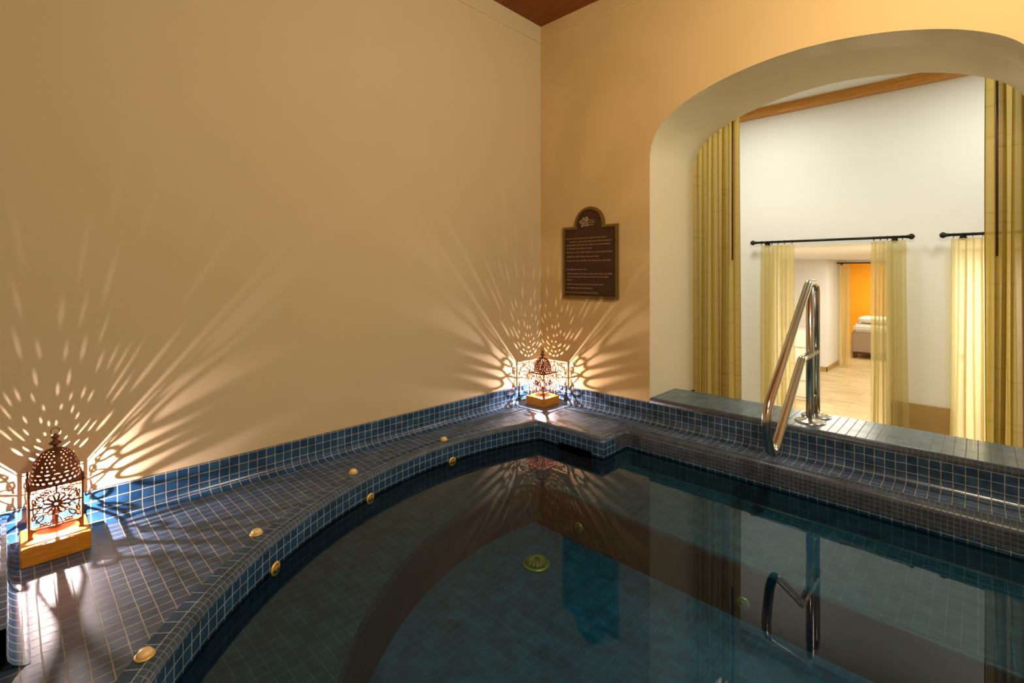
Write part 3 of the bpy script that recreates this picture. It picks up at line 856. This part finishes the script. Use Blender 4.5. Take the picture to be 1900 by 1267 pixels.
def curtain(name, label, x0, x1, y, zt, zb, folds, amp, mat, flare=0, seed=1, group=None, wand=None):
    t = thing(name, label, 'curtain', ((x0+x1)/2, y, zb), group)
    c = curtain_mesh(x0-t.location[0], x1-t.location[0], 0, zt-zb, 0, folds, amp, mat, flare, seed, 'cloth', t)
    if wand:
        bm = bmesh.new(); wx, wy, wz0, wz1 = wand
        tube(bm, [(wx-t.location[0], wy-y, wz1-zb), (wx-t.location[0], wy-y, wz0-zb)], .006, 10); link('draw_wand', bm, M['wand'], t)
    return t
# pair in the arch opening
r0 = rod(.86, 2.98, .80, 2.50, .70, 'black curtain rod above the arch on its corridor side', None)
curtain('arch_curtain', 'heavy gold curtain tied open at the left side of the arch', .90, 1.298, .80, 2.455, FZ+.012, 5, .036, M['gold_cloth'], .004, 3, 'gold curtains in the arch', (1.262, .752, 1.115, 2.44))
curtain('arch_curtain', 'heavy gold curtain tied open at the right edge of the picture', 2.635, 3.0, .80, 2.455, FZ+.012, 5, .036, M['gold_cloth'], .006, 5, 'gold curtains in the arch', (2.677, .752, 1.113, 2.44))
# doorways of the corridor wall
ra = rod(.877, 2.136, 2.55, 1.346, 2.636, 'black curtain rod with ball ends over the open doorway', 'corridor curtain rods')
rb = rod(2.419, 3.613, 2.55, 1.346, 2.636, 'black curtain rod partly hidden behind the right gold curtain', 'corridor curtain rods')
rings(ra, [.93, .98, 1.03, 1.09, 1.15, 1.22, 1.90, 1.95, 2.00, 2.05, 2.11], 1.5065)
rings(rb, [2.45, 2.51, 2.57, 2.63, 2.69, 2.76], 3.016)
curtain('sheer_curtain', 'pale yellow sheer curtain left of the open doorway, behind the handrail', 0.925, 1.24, 2.55, 1.314, FZ+.01, 4, .026, M['sheer'], .012, 11, 'sheer corridor curtains')
curtain('sheer_curtain', 'pale yellow sheer curtain right of the open doorway', 1.880, 2.136, 2.55, 1.314, FZ+.01, 4, .026, M['sheer'], .014, 12, 'sheer corridor curtains')
curtain('sheer_curtain', 'pale sheer curtain over a brightly lit doorway, beside right gold curtain', 2.435, 2.813, 2.55, 1.314, FZ+.01, 4, .024, M['sheer'], .01, 13, 'sheer corridor curtains')
curtain('bedroom_curtain', 'narrow cream curtain in the distant bedroom doorway', .408, .611, 9.53, 1.205, FZ+.02, 3, .020, M['sheer'], .0, 14)
rod(.36, 1.75, 9.53, 1.239, 9.59, 'thin dark rod over the distant bedroom doorway', None)

# ------------------------------------------------------------------ things in the far rooms
bed = thing('bed', 'low bed with white bedding in front of the orange wall', 'bed', (1.42, 11.83, FZ))
bm = bmesh.new()
bbox(bm, -1.0, 1.0, -.92, .9, .12, .62, .03, 3); link('base', bm, M['taupe'], bed)
bm = bmesh.new(); bbox(bm, -.98, .98, -.90, .9, .62, .80, .05, 3); 
link('mattress', bm, M['duvet'], bed)
bm = bmesh.new()
for x in (-.93, .93):
    box(bm, x-.04, x+.04, -.92, -.84, 0, .12)
box(bm, -.98, .98, -.93, -.90, .10, .135)
link('frame', bm, M['darkwood'], bed)
def pillow(cx, cy, cz):
    bm = bmesh.new(); bmesh.ops.create_uvsphere(bm, u_segments=24, v_segments=14, radius=1)
    for v_ in bm.verts:
        x, y, z = v_.co
        v_.co = Vector((math.copysign(abs(x)**.6, x)*.36, math.copysign(abs(y)**.6, y)*.24, z*.09))
    o = link('pillow', bm, M['duvet'], None, (cx, cy, cz), True); tag(o, 'white pillow lying on the distant bed', 'pillow'); return o
pillow(.86, 11.24, FZ+.893)
ch = thing('chest_of_drawers', 'pale chest of drawers seen through the doorway beside the left sheer curtain', 'cabinet', (.317, 5.857, FZ))
bm = bmesh.new(); bbox(bm, -.35, .38, -.22, .22, 0, 1.10, .01); link('body', bm, M['cream_wood'], ch)
for k in range(4):
    bm = bmesh.new(); bbox(bm, -.33, .36, -.238, -.222, .06+.26*k, .30+.26*k, .004); d = link('drawer', bm, M['cream_wood'], ch)
    bm = bmesh.new(); lathe(bm, [(.012, -.256), (.014, -.250), (.006, -.244), (.006, -.236)], (.02, 0, .18+.26*k), 12, 'Y'); link('knob', bm, M['steel'], d)
dd = thing('door_1', 'white door standing behind the sheer curtain at right', 'door', (2.30, 4.74, FZ)); dd['kind'] = 'structure'
bm = bmesh.new(); bbox(bm, 0, .80, 0, .04, .01, 2.10, .003); link('door_leaf', bm, M['white'], dd)
bm = bmesh.new(); tube(bm, [(.09, -.03, 1.05), (.20, -.03, 1.05)], .009, 10); tube(bm, [(.09, -.03, 1.05), (.09, 0, 1.05)], .009, 10); link('door_handle', bm, M['steel'], dd)

# ------------------------------------------------------------------ lights
def area(name, loc, size, e, col, rot=(0, 0, 0), sy=None, spread=None):
    l = bpy.data.lights.new(name, 'AREA'); l.size = size; l.energy = e; l.color = col
    if sy: l.shape = 'RECTANGLE'; l.size_y = sy
    if spread: l.spread = spread
    o = bpy.data.objects.new(name, l); COL.objects.link(o); o.location = loc; o.rotation_euler = rot; return o
CW = (1, .97, .87)
area('corridor_lamp', (1.0, 1.6, CORC-.04), .5, 22, CW)
area('corridor_lamp', (2.9, 1.6, CORC-.04), .5, 22, CW)
area('passage_lamp', (1.2, 4.5, LZ-.02), .8, 55, (1, .92, .80))
area('passage_lamp', (3.0, 3.7, LZ-.02), .8, 80, (1, .92, .80))
area('passage_lamp', (1.6, 7.7, LZ-.02), .8, 55, (1, .92, .80))
area('bedroom_lamp', (1.5, 11.4, LZ-.02), .8, 80, (1, .84, .58))
area('room_fill_area', (3.9, -3.9, CEIL-.02), 1.0, 30, (1, .86, .62))  # unseen area light added behind the camera as warm overhead fill
pl = bpy.data.lights.new('wall_fill_point', 'POINT'); pl.energy = 108; pl.color = (1, .89, .62); pl.shadow_soft_size = .14  # bare point light added to brighten the arch and left walls, no fixture
po = bpy.data.objects.new('wall_fill_point', pl); COL.objects.link(po); po.location = (2.65, -1.45, 2.45)
w = bpy.data.worlds.new('World'); scn.world = w; w.use_nodes = True
w.node_tree.nodes['Background'].inputs[0].default_value = (.02, .015, .01, 1)

# ------------------------------------------------------------------ camera
cd = bpy.data.cameras.new('Camera'); cam = bpy.data.objects.new('Camera', cd); COL.objects.link(cam)
cd.sensor_width = 36; cd.lens = 900/1900*36
cd.shift_y = -(633.5-507)/1900
cam.location = (2.602, -3.048, 1.017)
cam.rotation_euler = (PI/2, 0, math.atan2(.693, .721))
cd.clip_start = .01
scn.camera = cam
vs = scn.view_settings
vs.view_transform = 'Standard'; vs.look = 'None'; vs.gamma = 1; vs.use_curve_mapping = False; vs.exposure = 0.0
scn.cycles.sample_clamp_indirect = 6
